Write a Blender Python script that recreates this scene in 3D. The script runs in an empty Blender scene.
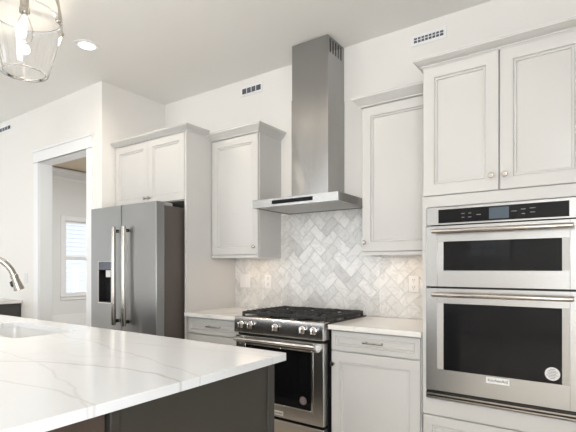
import bpy, bmesh, math, random
from mathutils import Vector, Matrix
random.seed(7)
SC = bpy.context.scene
COL = SC.collection
PI = math.pi

# ------------------------------------------------------------------ camera, world, lights, exposure
cd = bpy.data.cameras.new('camera'); cam = bpy.data.objects.new('camera', cd); COL.objects.link(cam)
cd.sensor_width = 36.0
cd.lens = 441.49 / 576 * 36.0
cd.shift_y = (268.23 - 216) / 576
cd.clip_start = 0.05
cam.location = (2.2516, -3.1767, 1.2832)
cam.rotation_euler = (PI / 2, 0, 0.6091)
SC.camera = cam

w = bpy.data.worlds.new('world'); SC.world = w; w.use_nodes = True
bg = w.node_tree.nodes['Background']
bg.inputs['Color'].default_value = (0.92, 0.96, 1.0, 1)
bg.inputs['Strength'].default_value = 1.6

SC.view_settings.view_transform = 'Standard'
SC.view_settings.look = 'None'
SC.view_settings.gamma = 1.0
SC.view_settings.use_curve_mapping = False
SC.view_settings.exposure = 0.29

def area(name, loc, rot, sx, sy, power, color):
    l = bpy.data.lights.new(name, 'AREA'); l.shape = 'RECTANGLE'; l.size = sx; l.size_y = sy
    l.energy = power; l.color = color
    o = bpy.data.objects.new(name, l); COL.objects.link(o); o.location = loc; o.rotation_euler = rot
    return o
COOL = (0.92, 0.965, 1.0); WARM = (1.0, 0.80, 0.60)
# daylight coming through the windows of the rear wall and of the left wall
area('rear_daylight', (-3.2, -7.35, 1.6), (PI / 2 + .75, 0, 0), 3.0, 2.2, 60, COOL)
area('left_daylight', (-6.35, -2.0, 1.6), (PI / 2 + .5, 0, -PI / 2), 1.7, 2.2, 9, (.6, .82, 1.0))
area('right_fill', (3.45, -5.6, 1.5), (PI / 2 + .30, 0, PI / 2 - .35), 2.4, 2.2, 172, COOL)  # added fill from the right, aimed low to brighten the base cabinets
area('hall_fill', (-4.2, 1.6, 3.36), (0, 0, 0), 0.5, 0.5, 66, (.96, .98, 1.0))  # added fill high in the hall, no fixture there

def spot(name, loc, power, color, angle=2.2, blend=0.6, r=0.06):
    l = bpy.data.lights.new(name, 'SPOT'); l.energy = power; l.color = color
    l.spot_size = angle; l.spot_blend = blend; l.shadow_soft_size = r
    o = bpy.data.objects.new(name, l); COL.objects.link(o); o.location = loc
    return o
CEIL = 3.06
for (x, y, e) in ((-1.08, -1.206, 13), (0.15, -1.206, 11), (1.35, -1.206, 4), (-1.0, -3.6, 14), (0.6, -3.6, 14), (2.2, -3.6, 24), (-3.6, -2.6, 2), (-3.6, -4.6, 7)):
    spot('ceiling_spot', (x, y, CEIL - 0.03), e, (1.0, 0.87, 0.72) if x > -3 else (1.0, .97, .94), angle=2.9)

# ------------------------------------------------------------------ materials
def mat(name, color, rough=0.5, metal=0.0, **k):
    m = bpy.data.materials.new(name); m.use_nodes = True
    p = m.node_tree.nodes['Principled BSDF']
    p.inputs['Base Color'].default_value = (*color, 1)
    p.inputs['Roughness'].default_value = rough
    p.inputs['Metallic'].default_value = metal
    for a, v in k.items():
        p.inputs[a.replace('_', ' ')].default_value = v
    return m
def nd(m, t, **k):
    n = m.node_tree.nodes.new(t)
    for a, v in k.items(): setattr(n, a, v)
    return n
def lk(m, a, b): m.node_tree.links.new(a, b)
def PB(m): return m.node_tree.nodes['Principled BSDF']
def coords(m, scale=(1, 1, 1), kind='Object'):
    tc = nd(m, 'ShaderNodeTexCoord'); mp = nd(m, 'ShaderNodeMapping')
    mp.inputs['Scale'].default_value = scale
    lk(m, tc.outputs[kind], mp.inputs['Vector'])
    return mp.outputs['Vector']
def bump(m, scale=(1, 1, 1), nscale=50, strength=0.05, dist=0.01, detail=2):
    v = coords(m, scale); n = nd(m, 'ShaderNodeTexNoise'); n.inputs['Scale'].default_value = nscale; n.inputs['Detail'].default_value = detail
    b = nd(m, 'ShaderNodeBump'); b.inputs['Strength'].default_value = strength; b.inputs['Distance'].default_value = dist
    lk(m, v, n.inputs['Vector']); lk(m, n.outputs['Fac'], b.inputs['Height']); lk(m, b.outputs['Normal'], PB(m).inputs['Normal'])
    return b
def tint(m, c1, c2, scale=(1, 1, 1), nscale=4, detail=3):
    v = coords(m, scale); n = nd(m, 'ShaderNodeTexNoise'); n.inputs['Scale'].default_value = nscale; n.inputs['Detail'].default_value = detail
    r = nd(m, 'ShaderNodeValToRGB'); r.color_ramp.elements[0].position = 0.3; r.color_ramp.elements[1].position = 0.7
    r.color_ramp.elements[0].color = (*c1, 1); r.color_ramp.elements[1].color = (*c2, 1)
    lk(m, v, n.inputs['Vector']); lk(m, n.outputs['Fac'], r.inputs['Fac']); lk(m, r.outputs['Color'], PB(m).inputs['Base Color'])

M = {}
M['wall'] = mat('wall_paint', (0.84, 0.815, 0.78), 0.7); bump(M['wall'], nscale=160, strength=0.06, dist=0.003)
M['ceiling'] = mat('ceiling_paint', (0.87, 0.855, 0.83), 0.8); bump(M['ceiling'], nscale=120, strength=0.06, dist=0.003)
M['trim'] = mat('trim_paint', (0.86, 0.86, 0.86), 0.4); bump(M['trim'], nscale=30, strength=0.02, dist=0.002)
M['cab'] = mat('cabinet_paint', (0.585, 0.574, 0.556), 0.38); bump(M['cab'], nscale=90, strength=0.03, dist=0.002)
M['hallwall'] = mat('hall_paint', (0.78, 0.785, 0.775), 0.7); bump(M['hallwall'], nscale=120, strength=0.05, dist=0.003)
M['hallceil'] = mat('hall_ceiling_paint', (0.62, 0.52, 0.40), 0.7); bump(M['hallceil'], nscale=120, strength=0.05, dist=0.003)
M['floor'] = mat('wood_floor', (0.5, 0.42, 0.34), 0.4)
tint(M['floor'], (0.60, 0.54, 0.46), (0.70, 0.63, 0.55), scale=(1.5, 14, 1), nscale=3)
M['island'] = mat('island_paint', (0.034, 0.031, 0.026), 0.45); bump(M['island'], nscale=80, strength=0.03, dist=0.002)
M['plastic'] = mat('white_plastic', (0.72, 0.70, 0.68), 0.35); bump(M['plastic'], nscale=60, strength=0.01, dist=0.001)
M['black'] = mat('black_enamel', (0.012, 0.012, 0.013), 0.25); bump(M['black'], nscale=60, strength=0.02, dist=0.001)
M['dark'] = mat('slot_shade', (0.10, 0.10, 0.125), 0.6); bump(M['dark'], nscale=60, strength=0.02, dist=0.001)  # dark colour standing in for the shade inside slots and vents
M['iron'] = mat('cast_iron', (0.018, 0.018, 0.019), 0.55); bump(M['iron'], nscale=260, strength=0.25, dist=0.002)
M['glass_black'] = mat('oven_glass', (0.006, 0.006, 0.007), 0.04, Specular_IOR_Level=0.22); bump(M['glass_black'], nscale=3, strength=0.01, dist=0.001)
M['display'] = mat('lcd_display', (0.05, 0.07, 0.09), 0.15, Emission_Color=(0.28, 0.38, 0.48, 1), Emission_Strength=0.06); bump(M['display'], nscale=20, strength=0.01, dist=0.001)
M['mark'] = mat('white_marking', (0.7, 0.7, 0.7), 0.5); bump(M['mark'], nscale=60, strength=0.01, dist=0.001)
M['greymark'] = mat('grey_marking', (0.25, 0.25, 0.26), 0.5); bump(M['greymark'], nscale=60, strength=0.01, dist=0.001)
M['fridge_side'] = mat('fridge_side_panel', (0.085, 0.07, 0.062), 0.42); bump(M['fridge_side'], nscale=300, strength=0.08, dist=0.002)
M['sink'] = mat('white_sink', (0.68, 0.69, 0.70), 0.22); bump(M['sink'], nscale=20, strength=0.01, dist=0.001)
def steel(name, c, rough, brush, wav=0.0, metal=1.0, aniso=0.0, rot=0.0):
    m = mat(name, c, rough, metal)
    b1 = bump(m, scale=brush, nscale=1.0, strength=0.06, dist=0.002, detail=3)
    if wav:
        v = coords(m, (1, 1, 0.4)); n = nd(m, 'ShaderNodeTexNoise'); n.inputs['Scale'].default_value = 3.2; n.inputs['Detail'].default_value = 0.5
        b = nd(m, 'ShaderNodeBump'); b.inputs['Strength'].default_value = wav; b.inputs['Distance'].default_value = 0.05
        lk(m, v, n.inputs['Vector']); lk(m, n.outputs['Fac'], b.inputs['Height']); lk(m, b.outputs['Normal'], b1.inputs['Normal'])
    if aniso:
        PB(m).inputs['Anisotropic'].default_value = aniso
        t = nd(m, 'ShaderNodeTangent', direction_type='RADIAL', axis='Z'); lk(m, t.outputs[0], PB(m).inputs['Tangent'])
        PB(m).inputs['Anisotropic Rotation'].default_value = rot
    return m
M['steel'] = steel('brushed_steel', (0.48, 0.478, 0.475), 0.27, (6, 300, 300))
M['steel_range'] = steel('range_steel', (0.62, 0.61, 0.60), 0.25, (6, 300, 300))
M['steel_fridge'] = steel('fridge_steel', (0.40, 0.405, 0.41), 0.30, (300, 300, 5))
M['steel_hood'] = steel('hood_steel', (0.36, 0.355, 0.35), 0.17, (300, 300, 5), wav=0.6, aniso=0.9, rot=0.25)
M['steel_polished'] = steel('polished_steel', (0.74, 0.72, 0.70), 0.14, (80, 80, 80))
M['nickel'] = steel('brushed_nickel', (0.46, 0.43, 0.39), 0.26, (60, 60, 60))
M['filter'] = steel('hood_filter_mesh', (0.66, 0.65, 0.64), 0.38, (400, 400, 400))
M['bulb'] = mat('lamp_glow', (1, 0.95, 0.88), 0.5, Emission_Color=(1.0, 0.90, 0.76, 1), Emission_Strength=3)
M['can'] = mat('can_glow', (1, 1, 1), 0.5, Emission_Color=(1.0, 0.95, 0.88, 1), Emission_Strength=3)
M['glass'] = mat('clear_glass', (1, 1, 1), 0.0, IOR=1.45, Transmission_Weight=1.0)
M['window_glass'] = mat('window_glass', (1, 1, 1), 0.0, IOR=1.1, Transmission_Weight=1.0)

def quartz(name, base, vein, vs, amount):
    m = mat(name, base, 0.15, Specular_IOR_Level=0.38)
    v = coords(m, (1, 1, 1))
    n1 = nd(m, 'ShaderNodeTexNoise'); n1.inputs['Scale'].default_value = vs; n1.inputs['Detail'].default_value = 5; n1.inputs['Distortion'].default_value = 0.9
    lk(m, v, n1.inputs['Vector'])
    sub = nd(m, 'ShaderNodeMath', operation='SUBTRACT'); sub.inputs[1].default_value = 0.5
    ab = nd(m, 'ShaderNodeMath', operation='ABSOLUTE')
    lk(m, n1.outputs['Fac'], sub.inputs[0]); lk(m, sub.outputs[0], ab.inputs[0])
    r = nd(m, 'ShaderNodeValToRGB'); e = r.color_ramp.elements
    e[0].position = 0.0; e[0].color = (1, 1, 1, 1); e[1].position = 0.016; e[1].color = (0, 0, 0, 1)
    lk(m, ab.outputs[0], r.inputs['Fac'])
    n2 = nd(m, 'ShaderNodeTexNoise'); n2.inputs['Scale'].default_value = vs * 1.3; n2.inputs['Detail'].default_value = 2
    r2 = nd(m, 'ShaderNodeValToRGB'); r2.color_ramp.elements[0].position = 0.44; r2.color_ramp.elements[1].position = 0.62
    lk(m, v, n2.inputs['Vector']); lk(m, n2.outputs['Fac'], r2.inputs['Fac'])
    mu = nd(m, 'ShaderNodeMath', operation='MULTIPLY'); lk(m, r.outputs['Color'], mu.inputs[0]); lk(m, r2.outputs['Color'], mu.inputs[1])
    mu2 = nd(m, 'ShaderNodeMath', operation='MULTIPLY'); mu2.inputs[1].default_value = amount; lk(m, mu.outputs[0], mu2.inputs[0])
    mix = nd(m, 'ShaderNodeMixRGB'); mix.inputs['Color1'].default_value = (*base, 1); mix.inputs['Color2'].default_value = (*vein, 1)
    lk(m, mu2.outputs[0], mix.inputs['Fac']); lk(m, mix.outputs['Color'], PB(m).inputs['Base Color'])
    return m
def add_veins(m, curves, vein):
    """a few long thin veins y = a x^2 + b x + c, wandering a little"""
    tc = nd(m, 'ShaderNodeTexCoord'); sx = nd(m, 'ShaderNodeSeparateXYZ'); lk(m, tc.outputs['Object'], sx.inputs[0])
    no = nd(m, 'ShaderNodeTexNoise'); no.inputs['Scale'].default_value = 3.5; no.inputs['Detail'].default_value = 4; lk(m, tc.outputs['Object'], no.inputs['Vector'])
    n2 = nd(m, 'ShaderNodeTexNoise'); n2.inputs['Scale'].default_value = 6; lk(m, tc.outputs['Object'], n2.inputs['Vector'])
    def ma(op, a, b):
        n = nd(m, 'ShaderNodeMath', operation=op)
        for i, v in enumerate((a, b)):
            if isinstance(v, (int, float)): n.inputs[i].default_value = v
            elif v is not None: lk(m, v, n.inputs[i])
        return n.outputs[0]
    total = None
    for pts, width, strength in curves:
        (x1, y1), (x2, y2), (x3, y3) = pts
        dn = (x1 - x2) * (x1 - x3) * (x2 - x3)
        A = (x3 * (y2 - y1) + x2 * (y1 - y3) + x1 * (y3 - y2)) / dn
        B = (x3 * x3 * (y1 - y2) + x2 * x2 * (y3 - y1) + x1 * x1 * (y2 - y3)) / dn
        Cc = (x2 * x3 * (x2 - x3) * y1 + x3 * x1 * (x3 - x1) * y2 + x1 * x2 * (x1 - x2) * y3) / dn
        f = ma('ADD', ma('MULTIPLY', ma('ADD', ma('MULTIPLY', sx.outputs[0], A), B), sx.outputs[0]), Cc)
        f = ma('ADD', f, ma('MULTIPLY', ma('SUBTRACT', no.outputs['Fac'], .5), .10))
        dist = ma('ABSOLUTE', ma('SUBTRACT', sx.outputs[1], f), None)
        wd = ma('MULTIPLY', n2.outputs['Fac'], width * 2)
        k = ma('MAXIMUM', ma('SUBTRACT', 1.0, ma('DIVIDE', dist, wd)), 0.0)
        k = ma('MULTIPLY', k, strength)
        total = k if total is None else ma('MAXIMUM', total, k)
    p = PB(m); src = p.inputs['Base Color'].links[0].from_socket
    mix = nd(m, 'ShaderNodeMixRGB'); lk(m, total, mix.inputs['Fac']); lk(m, src, mix.inputs['Color1']); mix.inputs['Color2'].default_value = (*vein, 1)
    lk(m, mix.outputs['Color'], p.inputs['Base Color'])
M['quartz'] = quartz('veined_white_quartz', (0.72, 0.74, 0.765), (0.42, 0.40, 0.38), 0.95, 0.14)
add_veins(M['quartz'], [(((.306, -2.392), (.63, -2.233), (1.154, -2.211)), .011, .62), (((.60, -2.00), (.90, -2.06), (1.146, -2.116)), .008, .4),
                        (((.45, -2.62), (.80, -2.495), (1.10, -2.488)), .008, .42), (((-.3, -1.98), (.2, -1.86), (.95, -1.73)), .007, .30), (((-.9, -2.45), (-.2, -2.30), (.5, -2.33)), .008, .3)], (.44, .42, .40))
M['quartz_small'] = quartz('white_quartz', (0.76, 0.74, 0.71), (0.5, 0.47, 0.43), 1.6, 0.5)

def marble_tiles():
    m = mat('marble_tile', (0.75, 0.74, 0.73), 0.16)
    g = nd(m, 'ShaderNodeNewGeometry'); tc = nd(m, 'ShaderNodeTexCoord')
    cx = nd(m, 'ShaderNodeCombineXYZ'); mu = nd(m, 'ShaderNodeMath', operation='MULTIPLY'); mu.inputs[1].default_value = 37.0
    lk(m, g.outputs['Random Per Island'], mu.inputs[0])
    for i in range(3): lk(m, mu.outputs[0], cx.inputs[i])
    ad = nd(m, 'ShaderNodeVectorMath', operation='ADD'); lk(m, tc.outputs['Object'], ad.inputs[0]); lk(m, cx.outputs[0], ad.inputs[1])
    n = nd(m, 'ShaderNodeTexNoise'); n.inputs['Scale'].default_value = 7; n.inputs['Detail'].default_value = 5; n.inputs['Distortion'].default_value = 1.6
    lk(m, ad.outputs[0], n.inputs['Vector'])
    s = nd(m, 'ShaderNodeMath', operation='SUBTRACT'); s.inputs[1].default_value = 0.5
    a = nd(m, 'ShaderNodeMath', operation='ABSOLUTE'); lk(m, n.outputs['Fac'], s.inputs[0]); lk(m, s.outputs[0], a.inputs[0])
    r = nd(m, 'ShaderNodeValToRGB'); e = r.color_ramp.elements
    e[0].position = 0.0; e[0].color = (0.645, 0.635, 0.62, 1); e[1].position = 0.06; e[1].color = (0.765, 0.75, 0.73, 1)
    lk(m, a.outputs[0], r.inputs['Fac'])
    tr = nd(m, 'ShaderNodeValToRGB'); e = tr.color_ramp.elements       # each tile has its own tone
    e[0].position = 0.0; e[0].color = (0.72, 0.72, 0.715, 1); e[1].position = 0.3; e[1].color = (0.84, 0.84, 0.83, 1)
    e.new(0.75).color = (0.95, 0.95, 0.935, 1); e.new(1.0).color = (1, 1, 1, 1)
    lk(m, g.outputs['Random Per Island'], tr.inputs['Fac'])
    mx = nd(m, 'ShaderNodeMixRGB', blend_type='MULTIPLY'); mx.inputs['Fac'].default_value = 1.0
    lk(m, r.outputs['Color'], mx.inputs['Color1']); lk(m, tr.outputs['Color'], mx.inputs['Color2'])
    lk(m, mx.outputs['Color'], PB(m).inputs['Base Color'])
    return m
M['marble'] = marble_tiles()
M['grout'] = mat('grout', (0.80, 0.79, 0.77), 0.8); bump(M['grout'], nscale=200, strength=0.1, dist=0.002)

# ------------------------------------------------------------------ mesh helpers
class MB:
    def __init__(s): s.bm = bmesh.new()
    def box(s, x0, y0, z0, x1, y1, z1):
        if x0 > x1: x0, x1 = x1, x0
        if y0 > y1: y0, y1 = y1, y0
        if z0 > z1: z0, z1 = z1, z0
        v = [s.bm.verts.new(p) for p in ((x0,y0,z0),(x1,y0,z0),(x1,y1,z0),(x0,y1,z0),(x0,y0,z1),(x1,y0,z1),(x1,y1,z1),(x0,y1,z1))]
        for f in ((3,2,1,0),(4,5,6,7),(0,1,5,4),(1,2,6,5),(2,3,7,6),(3,0,4,7)): s.bm.faces.new([v[i] for i in f])
        return s
    def loft(s, rings, cap0=True, cap1=True, close=True, smooth=False):
        vr = [[s.bm.verts.new(p) for p in r] for r in rings]
        n = len(vr[0])
        for a, b in zip(vr, vr[1:]):
            for i in range(n if close else n - 1):
                j = (i + 1) % n
                f = s.bm.faces.new((a[i], a[j], b[j], b[i])); f.smooth = smooth
        if cap0: s.bm.faces.new(vr[0][::-1])
        if cap1: s.bm.faces.new(vr[-1])
        return s
    def lathe(s, prof, loc=(0,0,0), axis='z', seg=24, cap0=True, cap1=True):
        rings = []
        for r, h in prof:
            ring = []
            for i in range(seg):
                a = 2 * PI * i / seg
                x, y = r * math.cos(a), r * math.sin(a)
                p = {'z': (x, y, h), 'y': (x, h, -y), 'x': (h, x, y)}[axis]
                ring.append((p[0] + loc[0], p[1] + loc[1], p[2] + loc[2]))
            rings.append(ring)
        return s.loft(rings, cap0, cap1, True, True)
    def tube(s, pts, r, seg=12, flat=None):
        pts = [Vector(p) for p in pts]; rings = []
        rr = r if isinstance(r, (list, tuple)) else [r] * len(pts)
        up = None
        for i, p in enumerate(pts):
            t = (pts[min(i + 1, len(pts) - 1)] - pts[max(i - 1, 0)]).normalized()
            if up is None:
                up = Vector((0, 0, 1)) if abs(t.z) < 0.9 else Vector((1, 0, 0))
            u = (up - t * up.dot(t)).normalized(); up = u
            v = t.cross(u)
            k = flat if flat else 1.0
            rings.append([p + u * (rr[i] * math.cos(2*PI*j/seg)) + v * (rr[i] * k * math.sin(2*PI*j/seg)) for j in range(seg)])
        return s.loft(rings, True, True, True, True)
    def prism(s, poly, axis, a, b):
        def P(q, h): return {'x': (h, q[0], q[1]), 'y': (q[0], h, q[1]), 'z': (q[0], q[1], h)}[axis]
        return s.loft([[P(q, a) for q in poly], [P(q, b) for q in poly]])
    def panel(s, x0, x1, z0, z1, y, t=0.02, stile=0.062):
        """a cabinet door or drawer front facing -y: flat frame, small inner moulding, recessed panel"""
        prof = [(0, t), (0, 0.003), (0.003, 0), (stile, 0), (stile + 0.003, 0.008), (stile + 0.008, 0.0045), (stile + 0.014, 0.0045), (stile + 0.018, 0.0125), (stile + 0.022, 0.011)]
        rings = []
        for d, h in prof:
            rings.append([(x0 + d, y + h, z0 + d), (x1 - d, y + h, z0 + d), (x1 - d, y + h, z1 - d), (x0 + d, y + h, z1 - d)])
        return s.loft(rings)
    def build(s, name, m, parent=None, bevel=0.0, sharp=0.6, seg=2):
        bmesh.ops.recalc_face_normals(s.bm, faces=s.bm.faces)
        if parent is not None:
            r = parent
            off = Vector((0, 0, 0))
            while r is not None: off += r.location; r = r.parent
            bmesh.ops.translate(s.bm, verts=s.bm.verts, vec=-off)
        me = bpy.data.meshes.new(name); s.bm.to_mesh(me); s.bm.free()
        me.materials.append(M[m] if isinstance(m, str) else m)
        try: me.set_sharp_from_angle(angle=sharp)
        except Exception: pass
        o = bpy.data.objects.new(name, me); COL.objects.link(o); o.parent = parent
        if bevel:
            b = o.modifiers.new('bevel', 'BEVEL'); b.width = bevel; b.segments = seg; b.limit_method = 'ANGLE'; b.angle_limit = 0.7
        return o
def thing(name, label, cat, loc, group=None):
    o = bpy.data.objects.new(name, None); COL.objects.link(o); o.location = loc; o.empty_display_size = 0.1
    o['label'] = label; o['category'] = cat
    if group: o['group'] = group
    return o
def tag(o, label, cat, group=None):
    o['label'] = label; o['category'] = cat
    if group: o['group'] = group
    return o
def struct(o): o['kind'] = 'structure'; return o
def crown(mb, path, z, prof):
    """moulding swept along a polyline in plan (x, y); out = to the left of travel; prof = (out, up)"""
    n = len(path); dirs = [(Vector(path[i+1]) - Vector(path[i])).normalized() for i in range(n - 1)]
    nor = [Vector((-d.y, d.x)) for d in dirs]; rings = []
    for i, p in enumerate(path):
        if i == 0: m = nor[0]
        elif i == n - 1: m = nor[-1]
        else:
            m = (nor[i-1] + nor[i]).normalized(); m = m / max(m.dot(nor[i]), 0.2)
        rings.append([(p[0] + m.x * o, p[1] + m.y * o, z + u) for o, u in prof])
    return mb.loft(rings)
CROWN = [(0, 0), (0.008, 0), (0.010, 0.012), (0.022, 0.020), (0.048, 0.054), (0.058, 0.062), (0.060, 0.082), (0, 0.082)]
def text_mesh(name, body, size, loc, m, parent, depth=0.0006):
    cu = bpy.data.curves.new(name, 'FONT'); cu.body = body; cu.size = size; cu.align_x = 'CENTER'; cu.align_y = 'CENTER'; cu.extrude = depth
    t = bpy.data.objects.new('t', cu); COL.objects.link(t)
    bpy.context.view_layer.update()
    me = bpy.data.meshes.new_from_object(t.evaluated_get(bpy.context.evaluated_depsgraph_get()))
    bpy.data.objects.remove(t); bpy.data.curves.remove(cu)
    me.transform(Matrix.Rotation(PI / 2, 4, 'X'))
    r = parent; off = Vector((0, 0, 0))
    while r is not None: off += r.location; r = r.parent
    me.transform(Matrix.Translation(Vector(loc) - off))
    me.materials.clear(); me.materials.append(M[m])
    o = bpy.data.objects.new(name, me); COL.objects.link(o); o.parent = parent
    return o

# ------------------------------------------------------------------ the room
XL, XR, YR = -6.5, 3.6, -7.5
YD = -0.753                      # face of the doorway wall
XJ = -1.591                      # corner where the doorway wall turns back to the refrigerator alcove
struct(MB().box(XL - .1, YR - .1, -.1, XR + .1, 0.12, 0).build('floor', 'floor'))
struct(MB().box(XL - .1, YR - .1, CEIL, XR + .1, 0.12, CEIL + .1).build('ceiling', 'ceiling'))
struct(MB().box(XJ, 0, 0, XR, 0.12, CEIL).build('wall_back', 'wall'))
DX0, DX1, DZ = -2.77, -1.83, 2.44
mb = MB().box(XL, YD, 0, DX0 - .02, YD + .13, CEIL).box(DX1 + .02, YD, 0, XJ, YD + .13, CEIL).box(DX0 - .02, YD, DZ + .02, DX1 + .02, YD + .13, CEIL)
struct(mb.build('wall_doorway', 'wall'))
struct(MB().box(XJ - .12, YD + .13, 0, XJ, 0.12, CEIL).build('wall_alcove', 'wall'))
def wall_with_openings(axis, c, t, a0, a1, ops):
    mb = MB(); xs = a0
    def bx(p, q, z0, z1):
        if axis == 'y': mb.box(p, c, z0, q, c + t, z1)
        else: mb.box(c, p, z0, c + t, q, z1)
    for (p, q, z0, z1) in ops:
        bx(xs, p, 0, CEIL); bx(p, q, 0, z0); bx(p, q, z1, CEIL); xs = q
    bx(xs, a1, 0, CEIL)
    return mb
struct(wall_with_openings('y', YR - .1, .1, XL, XR, [(-4.8, -1.6, .4, 2.7), (0.1, 0.95, 1.45, 1.95)]).build('wall_rear', 'wall'))
struct(wall_with_openings('x', XR, .1, YR, .12, [(-6.8, -4.4, .4, 2.7)]).build('wall_right', 'wall'))
struct(wall_with_openings('x', XL - .1, .1, YR, YD, [(-2.9, -1.1, .4, 2.7)]).build('wall_left', 'wall'))
def grid_window(name, axis, c, a0, a1, z0, z1, nx, nz, t=.035):
    r = struct(bpy.data.objects.new(name, None)); COL.objects.link(r)
    mb = MB()
    def bx(p, q, u, v, d=.05):
        if axis == 'y': mb.box(p, c, u, q, c + d, v)
        else: mb.box(c, p, u, c + d, q, v)
    f = .06
    bx(a0, a0 + f, z0, z1); bx(a1 - f, a1, z0, z1); bx(a0 + f, a1 - f, z0, z0 + f); bx(a0 + f, a1 - f, z1 - f, z1)
    for i in range(1, nx):
        p = a0 + (a1 - a0) * i / nx; bx(p - t / 2, p + t / 2, z0 + f, z1 - f, .045)
    for i in range(1, nz):
        p = z0 + (z1 - z0) * i / nz
        bx(a0 + f, a1 - f, p - t / 2, p + t / 2, .04)
    mb.build('window_frame', 'trim', r)
    mg = MB()
    if axis == 'y': mg.box(a0 + f, c + .022, z0 + f, a1 - f, c + .026, z1 - f)
    else: mg.box(c + .022, a0 + f, z0 + f, c + .026, a1 - f, z1 - f)
    mg.build('window_glass', 'window_glass', r)
    return r
grid_window('window_2', 'y', YR - .09, -4.79, -1.61, .41, 2.69, 4, 2)
grid_window('window_3', 'y', YR - .09, .11, .94, 1.46, 1.94, 3, 2)
grid_window('window_4', 'x', XL - .09, -2.89, -1.11, .41, 2.69, 2, 2)
grid_window('window_5', 'x', XR + .04, -6.79, -4.41, .41, 2.69, 3, 2)

# doorway: jambs, casing, head with a small cap
d = struct(bpy.data.objects.new('door_1', None)); COL.objects.link(d)
mb = MB().box(DX0 - .02, YD - .004, 0, DX0, YD + .136, DZ).box(DX1, YD - .004, 0, DX1 + .02, YD + .136, DZ).box(DX0 - .02, YD - .004, DZ, DX1 + .02, YD + .136, DZ + .02)
mb.build('jamb', 'trim', d, .002)
mb = MB().box(DX0 - .10, YD - .02, 0, DX0 - .006, YD, DZ + .006).box(DX1 + .006, YD - .02, 0, DX1 + .10, YD, DZ + .006)
mb.box(DX0 - .10, YD - .024, DZ + .006, DX1 + .10, YD, DZ + .12).box(DX0 - .115, YD - .036, DZ + .12, DX1 + .115, YD, DZ + .142).box(DX0 - .108, YD - .03, DZ + .006, DX1 + .108, YD, DZ + .018)
mb.build('casing', 'trim', d, .002)
mb = MB().box(-6.5, YD - .014, 0, DX0 - .1, YD, .13)
struct(mb.build('baseboard_doorway', 'trim', None, .003))

# the room seen through the doorway
HX, HC = -7.0, 3.40
struct(MB().box(HX - .12, YD + .13, -.1, XJ - .12, 4.2, 0).build('floor_hall', 'floor'))
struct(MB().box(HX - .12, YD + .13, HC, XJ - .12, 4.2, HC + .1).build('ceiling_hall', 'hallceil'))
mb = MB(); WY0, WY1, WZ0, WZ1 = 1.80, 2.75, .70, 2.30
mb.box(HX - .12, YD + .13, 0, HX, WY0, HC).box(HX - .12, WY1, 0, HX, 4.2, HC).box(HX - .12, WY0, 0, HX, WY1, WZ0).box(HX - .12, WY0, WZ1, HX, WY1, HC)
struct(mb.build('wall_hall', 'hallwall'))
struct(MB().box(HX, 4.1, 0, XJ - .12, 4.2, HC).build('wall_hall_far', 'hallwall'))
struct(MB().box(XJ - .24, YD + .26, 0, XJ - .13, 4.1, HC).build('wall_hall_near', 'hallwall'))
struct(MB().box(HX, YD + .14, 0, HX + .018, 4.1, .30).build('baseboard_hall', 'trim', None, .003))
struct(MB().box(HX, YD + .14, HC - .10, HX + .07, 4.1, HC - .03).box(HX, YD + .14, HC - .24, HX + .02, 4.1, HC - .19).build('trim_1', 'trim', None, .003))
wn = struct(bpy.data.objects.new('window_1', None)); COL.objects.link(wn)
mb = MB()
for (a, b, c, e) in ((WY0 - .09, WY0, WZ0 - .09, WZ1 + .1), (WY1, WY1 + .09, WZ0 - .09, WZ1 + .1), (WY0, WY1, WZ1, WZ1 + .1), (WY0, WY1, WZ0 - .09, WZ0)):
    mb.box(HX, a, c, HX + .022, b, e)
mb.box(HX, WY0 - .11, WZ0 - .02, HX + .05, WY1 + .11, WZ0 + .005)
mb.build('window_casing', 'trim', wn, .003)
mb = MB(); zm = (WZ0 + WZ1) / 2
for (a, b, c, e) in ((WY0, WY0 + .05, WZ0, WZ1), (WY1 - .05, WY1, WZ0, WZ1), (WY0 + .05, WY1 - .05, WZ0, WZ0 + .06), (WY0 + .05, WY1 - .05, WZ1 - .05, WZ1), (WY0 + .05, WY1 - .05, zm - .04, zm + .04)):
    mb.box(HX - .08, a, c, HX - .03, b, e)
mb.build('window_sash', 'trim', wn, .003)
MB().box(HX - .058, WY0 + .05, WZ0 + .06, HX - .052, WY1 - .05, WZ1 - .05).build('window_glass', 'window_glass', wn)
# neighbouring house and fence outside that window
hs = thing('neighbor_house', 'pale siding house outside the window seen through the doorway', 'house', (-14, 5.5, -.6))
mb = MB().box(-17, 3.0, -.6, -13, 9.0, 3.2)
for k in range(24):
    z = -.5 + k * .15
    mb.box(-13, 3.0, z, -12.985, 9.0, z + .13)
mb.build('siding', mat('grey_siding', (0.56, 0.58, 0.60), .7), hs)
MB().prism([(2.6, 3.15), (9.4, 3.15), (6.0, 5.0)], 'x', -17.3, -12.8).build('roof', mat('grey_roof', (0.25, 0.26, 0.28), .8), hs)
fn = thing('porch_railing', 'white porch railing outside the window seen through the doorway', 'railing', (-9.5, 3.2, -.2))
mb = MB().box(-9.53, 1.6, 1.18, -9.47, 5.4, 1.24).box(-9.53, 1.6, .3, -9.47, 5.4, .36); mb.build('rail', 'trim', fn)
for k in range(5):
    y = 1.7 + k * .85
    MB().box(-9.55, y, -.2, -9.45, y + .1, 1.35).build('post', 'trim', fn)

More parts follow.
